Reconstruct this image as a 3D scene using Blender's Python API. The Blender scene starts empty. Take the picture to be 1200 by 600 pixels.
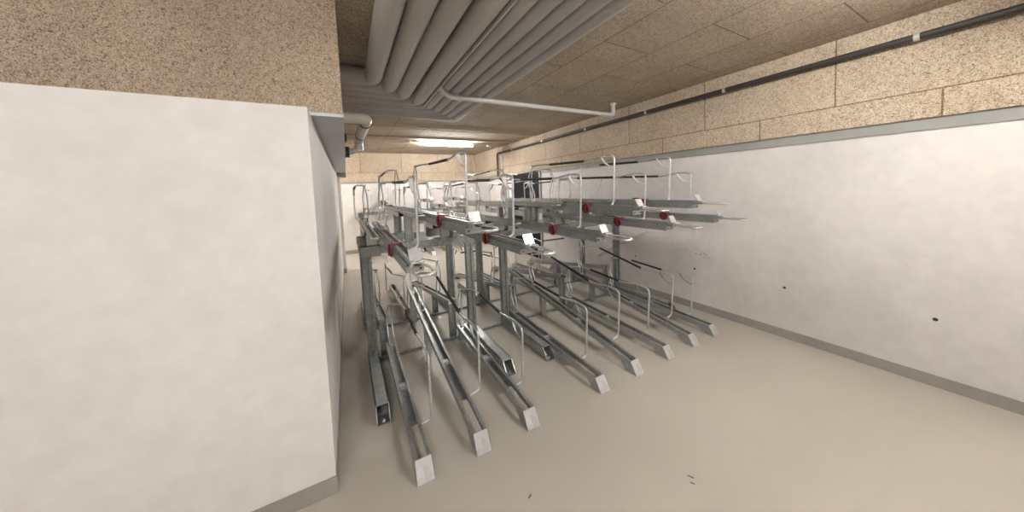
import bpy, bmesh, math, random
from mathutils import Vector, Matrix
random.seed(4)
COL = bpy.context.scene.collection
PI = math.pi

# ------------------------------------------------------------------ materials
def new_mat(name):
    m = bpy.data.materials.new(name); m.use_nodes = True
    nt = m.node_tree; b = nt.nodes['Principled BSDF']
    return m, nt, b
def N(nt, t, **kw):
    n = nt.nodes.new(t)
    for k, v in kw.items():
        if k in n.inputs: n.inputs[k].default_value = v
        else: setattr(n, k, v)
    return n
def L(nt, a, b): nt.links.new(a, b)
def ramp(nt, fac, stops):
    r = nt.nodes.new('ShaderNodeValToRGB')
    el = r.color_ramp.elements
    while len(el) < len(stops): el.new(0.5)
    for e, (p, c) in zip(el, stops): e.position = p; e.color = (*c, 1)
    L(nt, fac, r.inputs['Fac']); return r.outputs['Color']
def coords(nt, scale=(1, 1, 1), rot=(0, 0, 0), loc=(0, 0, 0)):
    tc = nt.nodes.new('ShaderNodeTexCoord'); mp = nt.nodes.new('ShaderNodeMapping')
    mp.inputs['Scale'].default_value = scale; mp.inputs['Rotation'].default_value = rot; mp.inputs['Location'].default_value = loc
    L(nt, tc.outputs['Object'], mp.inputs['Vector']); return mp.outputs['Vector']
def plain(name, col, rough=.5, metal=0., noise=0., nscale=8., bump=0.):
    m, nt, b = new_mat(name)
    b.inputs['Base Color'].default_value = (*col, 1); b.inputs['Roughness'].default_value = rough; b.inputs['Metallic'].default_value = metal
    if noise:
        v = coords(nt); n = N(nt, 'ShaderNodeTexNoise', Scale=nscale, Detail=4.); L(nt, v, n.inputs['Vector'])
        c = ramp(nt, n.outputs['Fac'], [(.3, tuple(x*(1-noise) for x in col)), (.7, tuple(min(1, x*(1+noise)) for x in col))])
        L(nt, c, b.inputs['Base Color'])
        if bump:
            bp = N(nt, 'ShaderNodeBump', Strength=bump, Distance=.004); L(nt, n.outputs['Fac'], bp.inputs['Height']); L(nt, bp.outputs['Normal'], b.inputs['Normal'])
    return m
def galvanised(name, lo, hi, rough=(.35, .6), scale=55.):
    m, nt, b = new_mat(name)
    v = coords(nt)
    vo = N(nt, 'ShaderNodeTexVoronoi', Scale=scale); L(nt, v, vo.inputs['Vector'])
    no = N(nt, 'ShaderNodeTexNoise', Scale=9., Detail=5.); L(nt, v, no.inputs['Vector'])
    mx = N(nt, 'ShaderNodeMixRGB'); mx.inputs['Fac'].default_value = .55
    L(nt, vo.outputs['Color'], mx.inputs['Color1']); L(nt, no.outputs['Fac'], mx.inputs['Color2'])
    bw = N(nt, 'ShaderNodeRGBToBW'); L(nt, mx.outputs['Color'], bw.inputs['Color'])
    L(nt, ramp(nt, bw.outputs['Val'], [(.25, lo), (.75, hi)]), b.inputs['Base Color'])
    mr = N(nt, 'ShaderNodeMapRange'); mr.inputs['To Min'].default_value = rough[0]; mr.inputs['To Max'].default_value = rough[1]
    L(nt, bw.outputs['Val'], mr.inputs['Value']); L(nt, mr.outputs['Result'], b.inputs['Roughness'])
    b.inputs['Metallic'].default_value = .75
    return m
STEEL = galvanised('galvanised_steel', (.31, .325, .32), (.50, .515, .51), (.25, .42), 90.)
BRIGHT = galvanised('zinc_painted_glint', (.62, .63, .64), (.80, .81, .82), (.25, .4), 30.)  # base colour paled to stand in for reflected lamp light
DULL = galvanised('weathered_zinc', (.22, .235, .23), (.36, .38, .375), (.42, .6), 45.)
TUBE = galvanised('galvanised_tube', (.58, .585, .58), (.76, .765, .76), (.25, .38), 40.)
BLACK = plain('black_rubber_sleeve', (.018, .016, .015), .5)
BROWNBLACK = plain('dark_cavity', (.03, .03, .03), .7)
RED = plain('red_plastic', (.155, .014, .016), .4, 0, .15, 30)
PIPE = plain('grey_plastic_pipe', (.47, .455, .435), .4, 0, .04, 3)
PIPEL = plain('light_grey_pipe', (.58, .56, .54), .35, 0, .04, 3)
WHITEP = plain('ivory_pipe', (.66, .62, .55), .4, 0, .08, 5)
LILAC = plain('lilac_grey_fitting', (.50, .47, .53), .4)
DARKPIPE = plain('dark_pipe', (.032, .028, .027), .6)
BEAMM = plain('grey_painted_steel', (.38, .39, .39), .45, .1, .08, 4)
WHITEZ = plain('pale_zinc_strap', (.74, .74, .73), .45, .3, .05, 20)
WHITE = plain('white_plastic', (.8, .8, .78), .5)
DOORM = plain('black_door_paint', (.010, .011, .013), .6, 0, .1, 3); DOORM.node_tree.nodes['Principled BSDF'].inputs['Specular IOR Level'].default_value = .15
TRIMM = plain('dark_grey_strip', (.26, .26, .245), .6, 0, .08, 4)

def woodwool(name, plane, row, length, u0, v0, col_a, col_b, seam, fine=60.):
    m, nt, b = new_mat(name)
    tc = nt.nodes.new('ShaderNodeTexCoord'); sp = N(nt, 'ShaderNodeSeparateXYZ'); L(nt, tc.outputs['Object'], sp.inputs['Vector'])
    cb = N(nt, 'ShaderNodeCombineXYZ')
    au = N(nt, 'ShaderNodeMath', operation='ADD'); au.inputs[1].default_value = -u0 + 40*length
    av = N(nt, 'ShaderNodeMath', operation='ADD'); av.inputs[1].default_value = -v0 + 40*row
    L(nt, sp.outputs[plane[0]], au.inputs[0]); L(nt, sp.outputs[plane[1]], av.inputs[0])
    L(nt, au.outputs[0], cb.inputs['X']); L(nt, av.outputs[0], cb.inputs['Y'])
    br = N(nt, 'ShaderNodeTexBrick'); br.offset = .5; br.offset_frequency = 2
    br.inputs['Scale'].default_value = 1.; br.inputs['Brick Width'].default_value = length; br.inputs['Row Height'].default_value = row
    br.inputs['Mortar Size'].default_value = .005; br.inputs['Mortar Smooth'].default_value = .1; br.inputs['Bias'].default_value = 0.
    br.inputs['Color1'].default_value = (.96, .96, .96, 1); br.inputs['Color2'].default_value = (1.04, 1.04, 1.04, 1); br.inputs['Mortar'].default_value = (*seam, 1)
    L(nt, cb.outputs['Vector'], br.inputs['Vector'])
    v = tc.outputs['Object']
    n1 = N(nt, 'ShaderNodeTexNoise', Scale=fine, Detail=5., Roughness=.7, Distortion=2.2); L(nt, v, n1.inputs['Vector'])
    n2 = N(nt, 'ShaderNodeTexNoise', Scale=2.2, Detail=3.); L(nt, v, n2.inputs['Vector'])
    c1 = ramp(nt, n1.outputs['Fac'], [(.40, col_a), (.53, col_b), (.72, tuple(min(1, x*1.2) for x in col_b))])
    c2 = ramp(nt, n2.outputs['Fac'], [(.3, (.88, .86, .84)), (.7, (1.05, 1.05, 1.05))])
    m1 = N(nt, 'ShaderNodeMixRGB', blend_type='MULTIPLY'); m1.inputs['Fac'].default_value = 1
    m2 = N(nt, 'ShaderNodeMixRGB', blend_type='MULTIPLY'); m2.inputs['Fac'].default_value = 1
    L(nt, c1, m1.inputs['Color1']); L(nt, c2, m1.inputs['Color2']); L(nt, m1.outputs['Color'], m2.inputs['Color1']); L(nt, br.outputs['Color'], m2.inputs['Color2'])
    L(nt, m2.outputs['Color'], b.inputs['Base Color']); b.inputs['Roughness'].default_value = .95
    sub = N(nt, 'ShaderNodeMath', operation='SUBTRACT'); L(nt, n1.outputs['Fac'], sub.inputs[0]); L(nt, br.outputs['Fac'], sub.inputs[1])
    bp = N(nt, 'ShaderNodeBump', Strength=.7, Distance=.006); L(nt, sub.outputs[0], bp.inputs['Height']); L(nt, bp.outputs['Normal'], b.inputs['Normal'])
    return m
CA, CB = (.19, .135, .09), (.53, .44, .335)
WW_CEIL = woodwool('wood_wool_ceiling', ('Y', 'X'), .55, 1.066, 1.24, 1.885, CA, CB, (.45, .40, .35))
WW_SIDE = woodwool('wood_wool_side', ('Y', 'Z'), .56, 1.066, 2.52, 2.192, CA, CB, (.45, .38, .30))
WW_BACK = woodwool('wood_wool_back', ('X', 'Z'), .56, 1.066, .92, 2.192, CA, CB, (.45, .38, .30))
WW_FRONT = woodwool('wood_wool_front', ('X', 'Z'), 3., 9., -8.6, 1.0, (.12, .08, .05), (.50, .40, .30), (.45, .38, .30), 95.)

def concrete(name, base, stain, s=1.0):
    m, nt, b = new_mat(name)
    v = coords(nt)
    n1 = N(nt, 'ShaderNodeTexNoise', Scale=1.3*s, Detail=6., Roughness=.6); L(nt, v, n1.inputs['Vector'])
    n2 = N(nt, 'ShaderNodeTexNoise', Scale=14.*s, Detail=5.); L(nt, v, n2.inputs['Vector'])
    c1 = ramp(nt, n1.outputs['Fac'], [(.3, stain), (.62, base)])
    c2 = ramp(nt, n2.outputs['Fac'], [(.3, (.95, .95, .95)), (.7, (1.03, 1.03, 1.03))])
    m1 = N(nt, 'ShaderNodeMixRGB', blend_type='MULTIPLY'); m1.inputs['Fac'].default_value = 1
    L(nt, c1, m1.inputs['Color1']); L(nt, c2, m1.inputs['Color2']); L(nt, m1.outputs['Color'], b.inputs['Base Color'])
    b.inputs['Roughness'].default_value = .8
    bp = N(nt, 'ShaderNodeBump', Strength=.1, Distance=.004); L(nt, n2.outputs['Fac'], bp.inputs['Height']); L(nt, bp.outputs['Normal'], b.inputs['Normal'])
    return m
CONC = concrete('pale_concrete', (.66, .63, .61), (.56, .535, .515))
PAINT = concrete('white_plaster', (.74, .72, .70), (.69, .67, .65), .8)
SKIRT = concrete('grey_skirting_paint', (.32, .295, .265), (.28, .26, .235), 2)

def floor_mat():
    m, nt, b = new_mat('beige_floor_coating')
    v = coords(nt)
    n1 = N(nt, 'ShaderNodeTexNoise', Scale=.9, Detail=5.); L(nt, v, n1.inputs['Vector'])
    n2 = N(nt, 'ShaderNodeTexNoise', Scale=160., Detail=2.); L(nt, v, n2.inputs['Vector'])
    c1 = ramp(nt, n1.outputs['Fac'], [(.3, (.395, .365, .315)), (.7, (.445, .41, .355))])
    c2 = ramp(nt, n2.outputs['Fac'], [(.35, (.96, .96, .96)), (.65, (1.03, 1.03, 1.03))])
    m1 = N(nt, 'ShaderNodeMixRGB', blend_type='MULTIPLY'); m1.inputs['Fac'].default_value = 1
    L(nt, c1, m1.inputs['Color1']); L(nt, c2, m1.inputs['Color2']); L(nt, m1.outputs['Color'], b.inputs['Base Color'])
    b.inputs['Roughness'].default_value = .42
    b.inputs['Specular IOR Level'].default_value = .4
    return m
FLOOR = floor_mat()
def emit(name, col, s):
    m, nt, b = new_mat(name)
    b.inputs['Base Color'].default_value = (1, 1, 1, 1)
    b.inputs['Emission Color'].default_value = (*col, 1); b.inputs['Emission Strength'].default_value = s
    return m
LAMP = emit('lit_fluorescent_tube', (1., .985, .955), 88.)
LAMP_FRONT = emit('dimmer_fluorescent_tube', (1., .985, .955), 68.)

# ------------------------------------------------------------------ mesh builder
class MB:
    def __init__(s): s.v = []; s.f = []; s.sm = []
    def add(s, vs, fs, smooth=False):
        o = len(s.v); s.v += [tuple(x) for x in vs]
        for f in fs: s.f.append([i+o for i in f]); s.sm.append(smooth)
    def box(s, x0, x1, y0, y1, z0, z1):
        s.add([(x0,y0,z0),(x1,y0,z0),(x1,y1,z0),(x0,y1,z0),(x0,y0,z1),(x1,y0,z1),(x1,y1,z1),(x0,y1,z1)],
              [(0,3,2,1),(4,5,6,7),(0,1,5,4),(1,2,6,5),(2,3,7,6),(3,0,4,7)]); return s
    def prism(s, prof, a, b, axes='xz'):
        """profile of (p,q) pairs extruded from point a to b; profile plane given by axes"""
        a, b = Vector(a), Vector(b); n = len(prof)
        e = {'x': Vector((1,0,0)), 'y': Vector((0,1,0)), 'z': Vector((0,0,1))}
        P, Q = e[axes[0]], e[axes[1]]
        vs = [a+P*p+Q*q for p, q in prof]+[b+P*p+Q*q for p, q in prof]
        fs = [list(range(n)), list(range(2*n-1, n-1, -1))]+[[i, i+n, (i+1) % n+n, (i+1) % n] for i in range(n)]
        s.add(vs, fs); return s
    def sweep(s, pts, r, seg=8, rad=0., fs=5, cap=True, flat=None):
        pts = [Vector(p) for p in pts]; path = [pts[0]]
        for i in range(1, len(pts)-1):
            p, q, t = pts[i-1], pts[i], pts[i+1]
            d1, d2 = (p-q), (t-q); l1, l2 = d1.length, d2.length
            R = rad[i] if isinstance(rad, (list, tuple)) else rad
            k = min(R, l1*.48, l2*.48)
            if k < 1e-4: path.append(q); continue
            A, B = q+d1.normalized()*k, q+d2.normalized()*k
            for j in range(fs+1):
                u = j/fs; path.append(A*(1-u)**2+q*2*u*(1-u)+B*u*u)
        path.append(pts[-1])
        t0 = (path[1]-path[0]).normalized()
        ref = Vector((0,0,1)) if abs(t0.z) < .9 else Vector((1,0,0))
        n = (ref-t0*ref.dot(t0)).normalized(); rings = []
        for i, p in enumerate(path):
            if i == 0: t = (path[1]-p).normalized()
            elif i == len(path)-1: t = (p-path[i-1]).normalized()
            else: t = ((p-path[i-1]).normalized()+(path[i+1]-p).normalized()).normalized()
            n = (n-t*n.dot(t)).normalized(); bb = t.cross(n)
            if flat: rings.append([p+n*flat[0]*a+bb*flat[1]*c for a, c in ((-1,-1),(1,-1),(1,1),(-1,1))])
            else: rings.append([p+(n*math.cos(2*PI*k/seg)+bb*math.sin(2*PI*k/seg))*r for k in range(seg)])
        m = len(rings[0]); vs = [v for rg in rings for v in rg]; F = []
        for i in range(len(rings)-1):
            for k in range(m): F.append([i*m+k, i*m+(k+1) % m, (i+1)*m+(k+1) % m, (i+1)*m+k])
        s.add(vs, F, not flat)
        if cap: s.add(rings[0], [list(range(m))[::-1]]); s.add(rings[-1], [list(range(m))])
        return s
    def disc(s, c, r, axis, h, seg=20):
        c = Vector(c); a = Vector(axis).normalized(); return s.sweep([c, c+a*h], r, seg)
    def build(s, name, mat, parent=None, bevel=0.):
        me = bpy.data.meshes.new(name); me.from_pydata([Vector(v) for v in s.v], [], s.f); me.update()
        for p, k in zip(me.polygons, s.sm): p.use_smooth = k
        bm = bmesh.new(); bm.from_mesh(me); bmesh.ops.recalc_face_normals(bm, faces=bm.faces); bm.to_mesh(me); bm.free()
        me.materials.append(mat)
        o = bpy.data.objects.new(name, me); COL.objects.link(o)
        if parent: o.parent = parent
        if bevel:
            bv = o.modifiers.new('bevel', 'BEVEL'); bv.width = bevel; bv.segments = 2; bv.limit_method = 'ANGLE'
        return o
def tag(o, label=None, cat=None, group=None, kind=None):
    for k, v in (('label', label), ('category', cat), ('group', group), ('kind', kind)):
        if v: o[k] = v
    return o
def empty(name, loc, rz=0):
    o = bpy.data.objects.new(name, None); COL.objects.link(o); o.empty_display_size = .1
    o.location = loc; o.rotation_euler = (0, 0, rz); return o
def copy_tree(o, parent=None):
    c = o.copy(); COL.objects.link(c)
    if parent: c.parent = parent
    for ch in list(o.children): copy_tree(ch, c)
    return c
def struct(mb, name, mat, parent=None, bevel=0):
    o = mb.build(name, mat, parent, bevel); o['kind'] = 'structure'; return o

# ------------------------------------------------------------------ the room
W, H, BK = 3.75, 2.75, 9.2        # right wall, ceiling height, back wall
PB = 1.995                        # lower edge of the wood-wool cladding
WL = -.145                        # face of the left wall
struct(MB().box(-4, W, -4, BK, -.1, 0), 'floor', FLOOR)
struct(MB().box(-4, W, -4, BK, H, H+.1), 'ceiling', WW_CEIL)
rw = struct(MB().box(W, W+.2, -4, BK+.2, 0, H), 'wall_right', CONC)
struct(MB().box(W-.03, W+.002, -4, BK-.03, PB, H-.001), 'wall_right_cladding', WW_SIDE, rw)
bw = struct(MB().box(-4, W, BK, BK+.2, 0, H), 'wall_back', CONC)
struct(MB().box(-4, W-.03, BK-.03, BK+.002, PB-.04, H-.001), 'wall_back_cladding', WW_BACK, bw)
struct(MB().box(W-.012, W+.002, -4, BK-.03, PB-.085, PB), 'trim_1', TRIMM)
struct(MB().box(-4, W-.012, BK-.012, BK+.002, PB-.09, PB-.04), 'trim_2', TRIMM)
wl = struct(MB().box(-4, WL, 1.82, 7.0, 0, 2.05).box(-4, WL+.05, 7.0, 7.3, 0, 1.98), 'wall_left', PAINT)
struct(MB().box(-4, .012, 2.02, 6.9, 2.07, H), 'wall_left_cladding', WW_FRONT, wl)
struct(MB().box(-4, .012, 6.9, 7.3, 1.98, H), 'wall_left_lintel', WW_FRONT, wl)
bm_ = MB().box(-4, .016, 2.003, 6.9, 2.052, 2.0695)
struct(bm_, 'trim_3', plain('pale_steel_plate', (.50, .52, .53), .45, .1, .06, 4))
struct(MB().box(-4.2, -4, -4, BK, 0, H), 'wall_far_left', PAINT)
struct(MB().box(-4, W, -4.2, -4, 0, H), 'wall_front', PAINT)
def skirting(name, *boxes):
    mb = MB()
    for b in boxes: mb.box(*b)
    struct(mb, name, SKIRT)
skirting('baseboard_right', (W-.006, W+.002, -4, BK, 0, .088))
skirting('baseboard_back', (-4, W-.006, BK-.006, BK+.002, 0, .1))
skirting('baseboard_left', (WL-.002, WL+.005, 1.815, 7.0, 0, .095), (-4, WL+.005, 1.813, 1.822, 0, .095), (WL-.002, WL+.055, 6.994, 7.3, 0, .095))
# black door in the right wall
d = struct(MB().box(W-.02, W+.02, 5.47, 6.62, 0.005, 1.955), 'door_1', DOORM, bevel=.004)
struct(MB().box(W-.03, W+.01, 6.62, 6.67, 0, 2.0).box(W-.03, W+.01, 5.42, 5.47, 0, 2.0).box(W-.03, W+.01, 5.42, 6.67, 1.957, 1.99), 'door_frame', plain('grey_door_frame', (.35, .35, .34), .5), d)
struct(MB().sweep([(W-.02, 5.56, 1.0), (W-.07, 5.56, 1.0), (W-.07, 5.68, 1.0)], .009, 8, .02), 'door_handle', TUBE, d)
for zz in (.3, 1.0, 1.72): struct(MB().box(W-.035, W-.018, 6.59, 6.64, zz-.05, zz+.05), 'hinge', BLACK, d)
# form-tie holes and scuffs on the concrete, marks on the floor
holes = MB()
for y, z in ((2.996, .515), (2.126, .51), (1.25, .51), (.38, .51)):
    holes.disc((W-.0015, y, z), .013, (1, 0, 0), .002, 14)
struct(holes, 'tie_holes', BROWNBLACK, rw)
sc = MB()
for i in range(34):
    k = random.random(); y = 1.93+k*.36+random.gauss(0, .03); z = .68+k*.12+random.gauss(0, .035)
    a = random.random()*PI; l = .006+random.random()*.018
    sc.sweep([(W-.0006, y, z), (W-.0006, y+math.cos(a)*l, z+math.sin(a)*l)], .0017, 4)
struct(sc, 'scuff_marks', plain('scuff_grey', (.14, .125, .11), .9), rw)
st = MB().sweep([(W-.0004, 3.78, .38), (W-.0004, 3.23, .69), (W-.0004, 2.77, .92)], .012, 4, flat=(.0008, .014))
struct(st, 'wall_streak', plain('faint_streak', (.40, .375, .35), .9), rw)
fl = bpy.data.objects['floor']
mk = MB()
for x, y, a, l in ((.722, 1.256, .4, .022), (.735, 1.262, .5, .012), (1.53, .91, -1.1, .03), (1.505, .88, -1.1, .02)):
    mk.sweep([(x, y, .0004), (x+l*math.cos(a), y+l*math.sin(a), .0004)], .003, 4, flat=(.0006, .004))
struct(mk, 'floor_marks', plain('scuff_brown', (.13, .11, .09), .8), fl)

# ------------------------------------------------------------------ ceiling services
big = [(.279, 3.02), (.436, 3.19), (.595, 3.36), (.775, 3.54)]
small = [(.945, 3.70, .052), (1.065, 3.82, .055), (1.19, 3.94, .05), (1.315, 4.06, .056), (1.44, 4.18, .055)]
names = ['thick grey ceiling pipe nearest the left wall, innermost at the bend', 'thick grey ceiling pipe, second from the left wall',
         'thick grey ceiling pipe, third from the left wall', 'thick grey ceiling pipe next to the narrower ones, fourth from the left wall',
         'narrower grey ceiling pipe beside the last thick one', 'narrower grey ceiling pipe, second out from the thick ones', 'narrower grey ceiling pipe in the middle of the slim five',
         'narrower grey ceiling pipe, second from the outer edge of the bundle', 'outermost narrower grey ceiling pipe, nearest the lamp']
for i, (x, y, r) in enumerate([(a, b, .0755) for a, b in big]+small):
    zc = H-.09 if i < 4 else H-.095
    p = MB().sweep([(x, -4, zc), (x, y, zc), (-3.9 if i < 9 else 0, y, zc)], r, 28, r*1.35 if i < 4 else r*1.2, 8, cap=False)
    o = p.build('ceiling_pipe', PIPE)
    tag(o, names[i], 'pipe', 'grey pipes bundled under the ceiling')
    if i == 3:
        MB().sweep([(x+.082, -4, zc-.05), (x+.082, y+.082, zc-.05), (x-.1, y+.082, zc-.05)], .01, 8, r*1.35+.08, 10, flat=(.012, .006)).build('edge_strip', PIPEL, o)
o = MB().sweep([(.84, 2.92, 2.70), (.875, 2.95, 2.60), (1.0, 3.03, 2.572), (3.38, 3.04, 2.585), (3.38, 3.04, H)], .026, 14, .05, 6).build('crossing_pipe', PIPEL)
tag(o, 'slim light grey pipe running straight across below the bundle with an upturned end', 'pipe')
MB().disc((3.38, 3.04, H-.022), .04, (0, 0, 1), .02).build('ceiling_collar', PIPEL, o)
o = MB().sweep([(W-.09, -4, 2.575), (W-.09, 7.35, 2.575), (W-.09, 7.35, 1.93), (W-.09, 7.05, 1.80), (W-.09, 7.05, 0.02)], .024, 14, .07, 6).build('wall_pipe', DARKPIPE)
tag(o, 'dark pipe along the cladding of the right wall turning down near the back', 'pipe')
for y in (-2.3, -.9, .5, 1.75, 2.72, 3.9, 5.2, 6.5):
    MB().sweep([(W-.09, y-.014, 2.575), (W-.09, y+.014, 2.575)], .029, 14).box(W-.09, W-.03, y-.008, y+.008, 2.57, 2.58).build('pipe_clip', TUBE, o)
o = MB().sweep([(W-.045, 7.15, H-.001), (W-.045, 7.15, 1.1)], .01, 8).build('wall_conduit', PIPEL)
tag(o, 'thin pale conduit dropping down the right wall beside the dark pipe bend', 'conduit')
# ivory waste pipe beside the steel beam
wp = empty('waste_pipe', (.075, 3.58, 2.41)); tag(wp, 'ivory waste pipe with black rings turning back from the left cladding', 'pipe')
MB().sweep([(-.09, 0, 0), (.17, 0, 0), (.13, 1.35, -.02), (.13, 1.35, -.16)], .057, 20, .09, 8).build('pipe_run', WHITEP, wp)
for y, z in ((.18, -.004), (.95, -.014)): MB().sweep([(.17-.04*y/1.35, y, z), (.17-.04*(y+.03)/1.35, y+.03, z)], .064, 20).build('rubber_ring', BLACK, wp)
MB().sweep([(.13, 1.35, -.10), (.13, 1.35, -.15)], .060, 20).build('socket', LILAC, wp)
MB().sweep([(-.09, 1.30, -.19), (.02, 1.30, -.19), (.09, 1.33, -.16)], .04, 16, .03).build('branch', LILAC, wp)
MB().box(-.10, -.05, .7, .76, -.30, .33).build('hanger', BEAMM, wp)
MB().box(-.09, -.03, .66, .80, -.14, -.05).build('pipe_clamp', BLACK, wp)
MB().box(-.09, .0, 1.22, 1.32, -.27, -.13).build('pipe_clamp', BLACK, wp)
# thin ceiling conduits and the junction box
for y, zr, lab in ((5.55, .009, 'thin conduit across the ceiling, the nearer of two'), (6.45, .012, 'thin conduit across the ceiling, the farther of two')):
    tag(MB().sweep([(-.0, y, H-.012), (3.7, y, H-.012)], zr, 8).build('ceiling_conduit', plain('conduit_grey', (.5, .46, .40), .5)), lab+', running level with the lamp', 'conduit', 'thin ceiling conduits')
# fluorescent fittings
def fitting(loc, label, rz=0, glow=None):
    t = empty('ceiling_light', loc, rz); tag(t, label, 'lamp')
    MB().box(-.66, .66, -.045, .045, -.035, 0).build('housing', WHITE, t, .004)
    for sx in (-.655, .63): MB().box(sx, sx+.025, -.03, .03, -.085, -.035).build('tube_holder', WHITE, t)
    MB().sweep([(-.63, 0, -.062), (.63, 0, -.062)], .022, 12).build('tube', glow or LAMP, t)
    return t
fitting((2.13, 6.9, H), 'lit fluorescent ceiling lamp glowing above the back racks')
fitting((2.3, .0, H), 'lit fluorescent ceiling lamp above the front of the room', 0, LAMP_FRONT)
fitting((-1.2, -1.2, H), 'lit fluorescent ceiling lamp behind the viewpoint', 0, LAMP_FRONT)
fitting((-1.6, 8.2, H), 'added unseen fluorescent ceiling lamp in the recess behind the left wall')  # extra fitting added out of sight to light the recess
o = MB().disc((3.30, 7.1, H), .05, (0, 0, -1), .04).build('smoke_detector', WHITE, None, .008)
tag(o, 'small round white smoke detector on the ceiling right of the lamp', 'smoke detector')

# ------------------------------------------------------------------ rack parts
UPROF = [(-.045,-.048),(.045,-.048),(.045,0),(.026,0),(.026,-.005),(.040,-.005),(.040,-.043),(-.040,-.043),(-.040,-.005),(-.026,-.005),(-.026,0),(-.045,0)]
LSIDE = [(-.045,-.048),(-.033,-.048),(-.033,-.043),(-.040,-.043),(-.040,-.005),(-.026,-.005),(-.026,0),(-.045,0)]
RSIDE = [(-p, q) for p, q in LSIDE][::-1]

def hoop(parent, x, y0, zt, rear, yr=1.60, strap=None):
    """side hoop: from the wheel holder forward to the corner, down and back under to the tray.
    rear: height of the rear end, zt: height of the front corner above tray line, rise: extra at the sleeve's rear"""
    a = [(0, yr, rear), (x*.75, yr-.10, rear+.01), (x, yr-.24, rear), (x, .66, zt-.015), (x, .45, zt+.012), (x, .31, zt), (x, .335, zt-.44), (.04, .335, zt-.455)]
    h = MB().sweep(a, .0085, 8, [0, .03, .06, .05, .05, .05, .03, 0], 5).build('hoop', TUBE, parent)
    p0, p1 = Vector(a[2]), Vector(a[3])
    MB().sweep([p0+(p1-p0)*.02, p0+(p1-p0)*.93], .0125, 10).build('grip_sleeve', BLACK, h)
    q = [(x, .47, zt+.0), (x, .44, zt-.045), (x, .39, zt-.085), (x, .325, zt-.10)]
    MB().sweep(q, .01, 4, .03, 4, flat=(.0025, .013 if strap else .007)).build('corner_strap', strap or DULL, h)
    return h
def holder(parent, y, zb, zt):
    hh = zt-zb
    m = MB()
    for sx in (-1, 1):
        m.sweep([(sx*.010, y, zb-.01), (sx*.022, y, zb+.03), (sx*.022, y, zb+hh*.22), (sx*.022, y+.055, zb+hh*.46), (sx*.022, y+.055, zb+hh*.70), (sx*.004, y, zt)], .0068, 7, .022, 3)
    m.sweep([(-.025, y, zb), (.025, y, zb)], .0068, 7)
    m.sweep([(-.02, y, zt), (.02, y, zt)], .0085, 7)
    return m.build('wheel_holder', TUBE, parent)
def lower_tray(high, short=False):
    t = empty('wheel_tray', (0, 0, 0))
    y1, z1 = (2.20, .425) if high else (1.47, .160)
    y0, z0 = .06, .095
    P = lambda y: (0, y, z0+(z1-z0)*(y-y0)/(y1-y0))
    if short and high: ye = 1.6
    else: ye = y1
    ch = MB().prism(LSIDE, P(.06), P(.38)).prism(RSIDE, P(.06), P(.38)).prism(UPROF, P(.38), P(ye))
    ch.build('channel', STEEL, t)
    MB().box(-.0398, .0398, .76, .80, P(.78)[2]-.044, P(.78)[2]-.012).build('stop_block', BEAMM, t)
    # front ramp plate folded from the floor up to the lips
    MB().add_ret([(-.047,0,.002),(.047,0,.002),(.045,.062,.098),(-.045,.062,.098),(-.047,.006,.0),(.047,.006,.0),(.045,.070,.094),(-.045,.070,.094)],
         [(0,1,2,3),(7,6,5,4),(0,4,5,1),(3,2,6,7),(1,5,6,2),(0,3,7,4)]).build('tip_plate', BRIGHT, t)
    for sx in (-1, 1):
        sd = MB()
        x0, x1 = sorted((sx*.046, sx*.042))
        sd.prism([(.004, 0), (.10, 0), (.16, .045), (.16, .10), (.062, .095)], (x0, 0, 0), (x1, 0, 0), 'yz')
        sd.build('tip_cheek', STEEL, t)
    legs = [(1.415, P(1.415)[2])] + ([(2.165, P(2.165)[2])] if high and not short else [])
    for y, z in legs:
        MB().prism([(-.035,-.02),(.035,-.02),(.035,.02),(.030,.02),(.030,-.015),(-.030,-.015),(-.030,.02),(-.035,.02)], (0, y, 0), (0, y, z-.046), 'xy').build('support_leg', STEEL, t)
    yr = 1.57 if short and high else 1.62 if high else 1.39
    zr = P(yr)[2]
    if high: hoop(t, .115, 0, .605, .74, yr)
    else: hoop(t, .115, 0, .535, .555, 1.39)
    holder(t, yr, zr-.004, .74 if high else .555)
    return t
def _add_ret(s, v, f): s.add(v, f); return s
MB.add_ret = _add_ret

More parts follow.
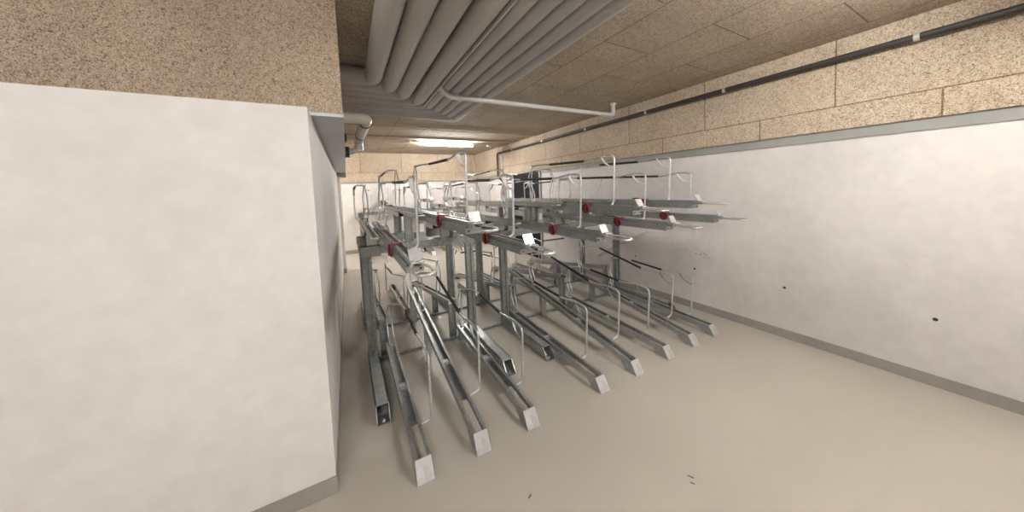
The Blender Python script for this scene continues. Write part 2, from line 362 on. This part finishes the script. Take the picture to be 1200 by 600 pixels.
def upper_tray(high, short=False):
    """z = 0 is the top of the rack's cross beams"""
    t = empty('upper_wheel_tray', (0, 0, 0))
    zt = .295 if high else .125                     # rail top above the beam
    y1 = 1.60 if short else 2.75 if high else 2.6
    ym = 1.55 if short else 1.9
    yh = 1.50 if short else 1.55
    OP = [(-.047,-.068),(.047,-.068),(.047,-.022),(.036,-.022),(.036,-.026),(.043,-.026),(.043,-.064),(-.043,-.064),(-.043,-.026),(-.036,-.026),(-.036,-.022),(-.047,-.022)]
    MB().prism(OP, (0, .02, zt), (0, ym, zt)).box(-.046, .046, .014, .022, zt-.067, zt-.032).build('outer_rail', STEEL, t)
    IP = [(-.033,-.03),(.033,-.03),(.033,.006),(.018,.006),(.018,.002),(.029,.002),(.029,-.026),(-.029,-.026),(-.029,.002),(-.018,.002),(-.018,.006),(-.033,.006)]
    MB().prism(IP, (0, -.035, zt), (0, y1, zt)).build('inner_channel', STEEL, t)
    MB().sweep([(-.026, y1-.02, zt-.01), (-.026, y1+.06, zt-.005), (.026, y1+.06, zt-.005), (.026, y1-.02, zt-.01)], .008, 8, .03, 5).build('rear_loop', BRIGHT, t)
    # red locking clamp wrapped over the left flank of the rail
    c = MB().prism([(.50, -.045), (.53, -.075), (.565, -.075), (.60, -.04), (.59, .008), (.52, .012)], (-.060, 0, zt), (-.0505, 0, zt), 'yz')
    c.box(-.060, .020, .525, .555, zt+.006, zt+.016)
    c.sweep([(-.066, .545, zt-.062), (-.068, .545, zt-.025), (-.063, .53, zt+.014)], .008, 8, .01)
    c.sweep([(-.045, .55, zt+.012), (-.030, .64, zt+.024), (-.02, .70, zt+.018)], .0075, 8, .03)
    c.disc((-.061, .548, zt-.02), .014, (-1, 0, 0), .012, 10)
    c.build('clamp', RED, t, .003)
    # bent stop plate, reflection put into its pale colour, and the pull handle
    p = MB().prism([(-.032, .0), (-.022, .0), (.008, .056), (.000, .060)], (-.034, .0, zt+.002), (.034, .0, zt+.002), 'yz').box(-.034, .034, -.07, .012, zt-.004, zt+.002)
    for sx in (-.018, .018): p.disc((sx, -.05, zt-.002), .009, (0, 0, 1), .012, 8)
    p.build('stop_plate', BRIGHT, t)
    MB().sweep([(-.022, .05, zt-.012), (-.022, -.06, zt-.014), (-.05, -.12, zt-.016), (-.045, -.25, zt-.022), (.045, -.25, zt-.022), (.05, -.12, zt-.016), (.022, -.06, zt-.014), (.022, .05, zt-.012)], .0075, 9, .045, 5).build('pull_handle', TUBE, t)
    MB().disc((-.03, .012, zt-.05), .005, (0, -1, 0), .004, 8).disc((.03, .012, zt-.05), .005, (0, -1, 0), .004, 8).build('bolt', BLACK, t)
    # sheet brackets that carry the rail on the two cross beams
    for y in (1.44, 2.20)[:1 if short else 2]:
        if high: b = MB().prism([(-.04,-.03),(.04,-.03),(.04,.03),(.034,.03),(.034,-.024),(-.034,-.024),(-.034,.03),(-.04,.03)], (0, y, 0), (0, y, zt-(.069 if y < 1.9 else .031)), 'xy').box(-.038, .038, y-.034, y-.0305, .03, .20)
        else: b = MB().box(-.045, .045, y-.03, y+.03, 0, zt-(.069 if y < 1.9 else .031))
        b = b.build('rail_bracket', STEEL, t)
        if high and y < 1.9: MB().box(-.02, .02, y-.0375, y-.035, .09, .17).build('white_sticker', WHITE, b)
    hz = zt+.45
    hoop(t, .085, 0, hz, hz+.005, yh, WHITEZ)
    holder(t, yh, zt+.014, hz+.005)
    return t

POST = [(-.04,-.03),(-.012,-.03),(-.012,-.018),(.012,-.018),(.012,-.03),(.04,-.03),(.04,.03),(.012,.03),(.012,.018),(-.012,.018),(-.012,.03),(-.04,.03)]
def foot_mesh(s):
    """inverted U channel from the post forward, s=-1 towards the viewer"""
    m = MB(); y0, y1, h = 0.05, -.90, .105
    # top
    m.box(-.044, .044, min(s*.05*-1, s*.83), max(s*.05*-1, s*.83), h-.005, h)
    for sx in (-1, 1):
        x0, x1 = sorted((sx*.044, sx*.039))
        m.prism([(-s*.05, 0), (s*.90, 0), (s*.90, .02), (s*.83, h), (-s*.05, h)], (x0, 0, 0), (x1, 0, 0), 'yz')
    m.box(-.04, .04, min(s*.80, s*.90), max(s*.80, s*.90), 0, .006)
    m.box(-.04, .04, min(s*.60, s*.605), max(s*.60, s*.605), 0, h-.005)
    return m
BZ0, BZ1 = 1.04, 1.12
YA, YB = 3.09, 3.83
def frame(x0, x1, oy, label, single=False, posts=None):
    t = empty('bicycle_rack_frame', (x0, YA+oy, 0)); tag(t, label, 'bicycle rack', 'bicycle rack frames')
    px = posts or [0, x1-x0]; D = YB-YA
    ys = [(0, -1)] + ([] if single else [(D, 1)])
    for y, s in ys:
        for x in px:
            p = MB().prism(POST, (x, y, .0), (x, y, BZ0), 'xy').box(x-.05, x+.05, y-.04, y+.04, BZ0-.02, BZ0-.0005).build('post', DULL, t)
            f = foot_mesh(s); f.v = [(a+x, b+y, c) for a, b, c in f.v]
            fo = f.build('foot', STEEL, t)
            MB().disc((x, y+s*.86, .006), .012, (0, 0, 1), .01, 6).build('anchor_bolt', BRIGHT, fo)
        MB().box(-.06, x1-x0+.06, y-.045, y+.035, BZ0, BZ1).build('cross_beam', DULL, t, .003)
        MB().box(-.04, x1-x0+.375 if x1 < 1.5 else x1-x0+.04, y-.015, y+.015, .004, .024).build('floor_bar', DULL, t)
    if not single:
        MB().box(-.055, .12, -.06, D+.05, BZ1-.10, BZ1+.0).build('end_beam', DULL, t, .004)
        for x in px[1:]: MB().box(x-.04, x+.04, .04, D-.04, BZ0+.005, BZ1-.005).build('tie_beam', DULL, t)
    return t
frame(.128, 1.14, 0, 'galvanised double-sided rack frame nearest the left wall, with a wide end beam')
frame(1.56, 3.44, 0, 'longer galvanised double-sided rack frame reaching toward the right wall')
frame(.30, 1.30, 5.9, 'galvanised rack frame at the back of the room, left one of the back pair', True)
frame(1.75, 3.25, 5.9, 'galvanised rack frame at the back of the room, right one below the lamp', True)

XA = [.285, .635, .995, 1.655, 2.06, 2.49, 2.885, 3.25]
HI = [0, 1, 0, 0, 1, 0, 1, 0]
XB = [.235, .57, .93, 1.68, 2.05, 2.45, 2.90, 3.27]
XBU = [.18, .525, .885, 1.54, 1.945, 2.38, 2.77, 3.13]
HBU = [0, 1, 0, 0, 1, 0, 1, 0]
HB = [1, 0, 1, 1, 0, 1, 0, 1]
XC = [.42, .80, 1.17, 1.85, 2.25, 2.65, 3.02]
HC = [0, 1, 0, 1, 0, 1, 0]
TIP = 1.615
lo = {0: lower_tray(False), 1: lower_tray(True)}
up = {0: upper_tray(False), 1: upper_tray(True)}
used = set()
ORD = ['first', 'second', 'third', 'fourth', 'fifth', 'sixth', 'seventh', 'eighth']
def place(protos, kind, hi, loc, rz, label, cat, group):
    o = protos[hi]
    if (kind, hi) in used: o = copy_tree(o)
    used.add((kind, hi)); o.location = loc; o.rotation_euler = (0, 0, rz)
    tag(o, label, cat, group)
base = dict(l=lo, u=up, L={0: lower_tray(False, True), 1: lower_tray(True, True)}, U={0: upper_tray(False, True), 1: upper_tray(True, True)})
low_extra = ['', '', '', '', '', '', '', '']
jobs = []
for i, x in enumerate(XA):
    a = 'rising' if HI[i] else 'flat'
    ex = low_extra[i]
    jobs.append(('l', HI[i], (x, TIP, 0), 0, f'{a} floor-level wheel tray, {ORD[i]} from the left in the front row'+(', '+ex if ex else ''), 'wheel tray', 'lower trays of the front row'))
    a = 'raised' if HI[i] else 'lower-set'
    jobs.append(('u', HI[i], (x+.01*(i == 0), TIP, BZ1), 0, f'{a} upper-deck wheel tray with red clamp, {ORD[i]} from the left, facing the viewer', 'wheel tray', 'upper trays of the front row'))
for i, x in enumerate(XB):
    a = 'rising' if HB[i] else 'flat'
    jobs.append(('l', HB[i], (x, YA+YB-TIP, 0), PI, f'{a} floor-level wheel tray facing away, {ORD[i]} from the left behind the front row', 'wheel tray', 'lower trays facing the back'))
    a = 'raised' if HBU[i] else 'lower-set'
    jobs.append(('u', HBU[i], (XBU[i], YA+YB-TIP, BZ1), PI, f'{a} upper-deck wheel tray facing away, {ORD[i]} from the left in the middle row', 'wheel tray', 'upper trays facing the back'))
for i, x in enumerate(XC):
    a = 'rising' if HC[i] else 'flat'
    jobs.append(('L', HC[i], (x, TIP+5.9, 0), 0, f'{a} floor-level wheel tray, {ORD[i]} from the left in the row along the back wall', 'wheel tray', 'lower trays by the back wall'))
    a = 'raised' if HC[i] else 'lower-set'
    jobs.append(('U', HC[i], (x, TIP+5.9, BZ1), 0, f'{a} upper-deck wheel tray, {ORD[i]} from the left by the back wall', 'wheel tray', 'upper trays by the back wall'))
for k, hi, loc, rz, lab, cat, grp in jobs:
    place(base[k], k, hi, loc, rz, lab, cat, grp)

# ------------------------------------------------------------------ world, camera
sc_ = bpy.context.scene
w = bpy.data.worlds.new('world'); sc_.world = w; w.use_nodes = True
w.node_tree.nodes['Background'].inputs['Color'].default_value = (.5, .5, .5, 1); w.node_tree.nodes['Background'].inputs['Strength'].default_value = .3
V1, V2, PX, PY, CH = (406., 229.), (1232., 196.), 600., 242., 1.6
a = Vector((V1[0]-PX, PY-V1[1])); b = Vector((V2[0]-PX, PY-V2[1])); F = math.sqrt(-a.dot(b))
yv = Vector((a.x, a.y, -F)).normalized(); xv = Vector((b.x, b.y, -F)).normalized(); zv = xv.cross(yv)
R = Matrix((xv, yv, zv))
cd = bpy.data.cameras.new('camera'); cam = bpy.data.objects.new('camera', cd); COL.objects.link(cam)
cam.matrix_world = Matrix.Translation((0, 0, CH)) @ R.to_4x4()
cd.sensor_width = 36; cd.sensor_fit = 'HORIZONTAL'; cd.lens = F/1200*36; cd.shift_y = -(300-PY)/1200; cd.clip_start = .02
sc_.camera = cam
vs = sc_.view_settings; vs.view_transform = 'Standard'; vs.look = 'None'; vs.gamma = 1; vs.exposure = 2.15; vs.use_curve_mapping = False
sc_.cycles.max_bounces = 8; sc_.cycles.diffuse_bounces = 5
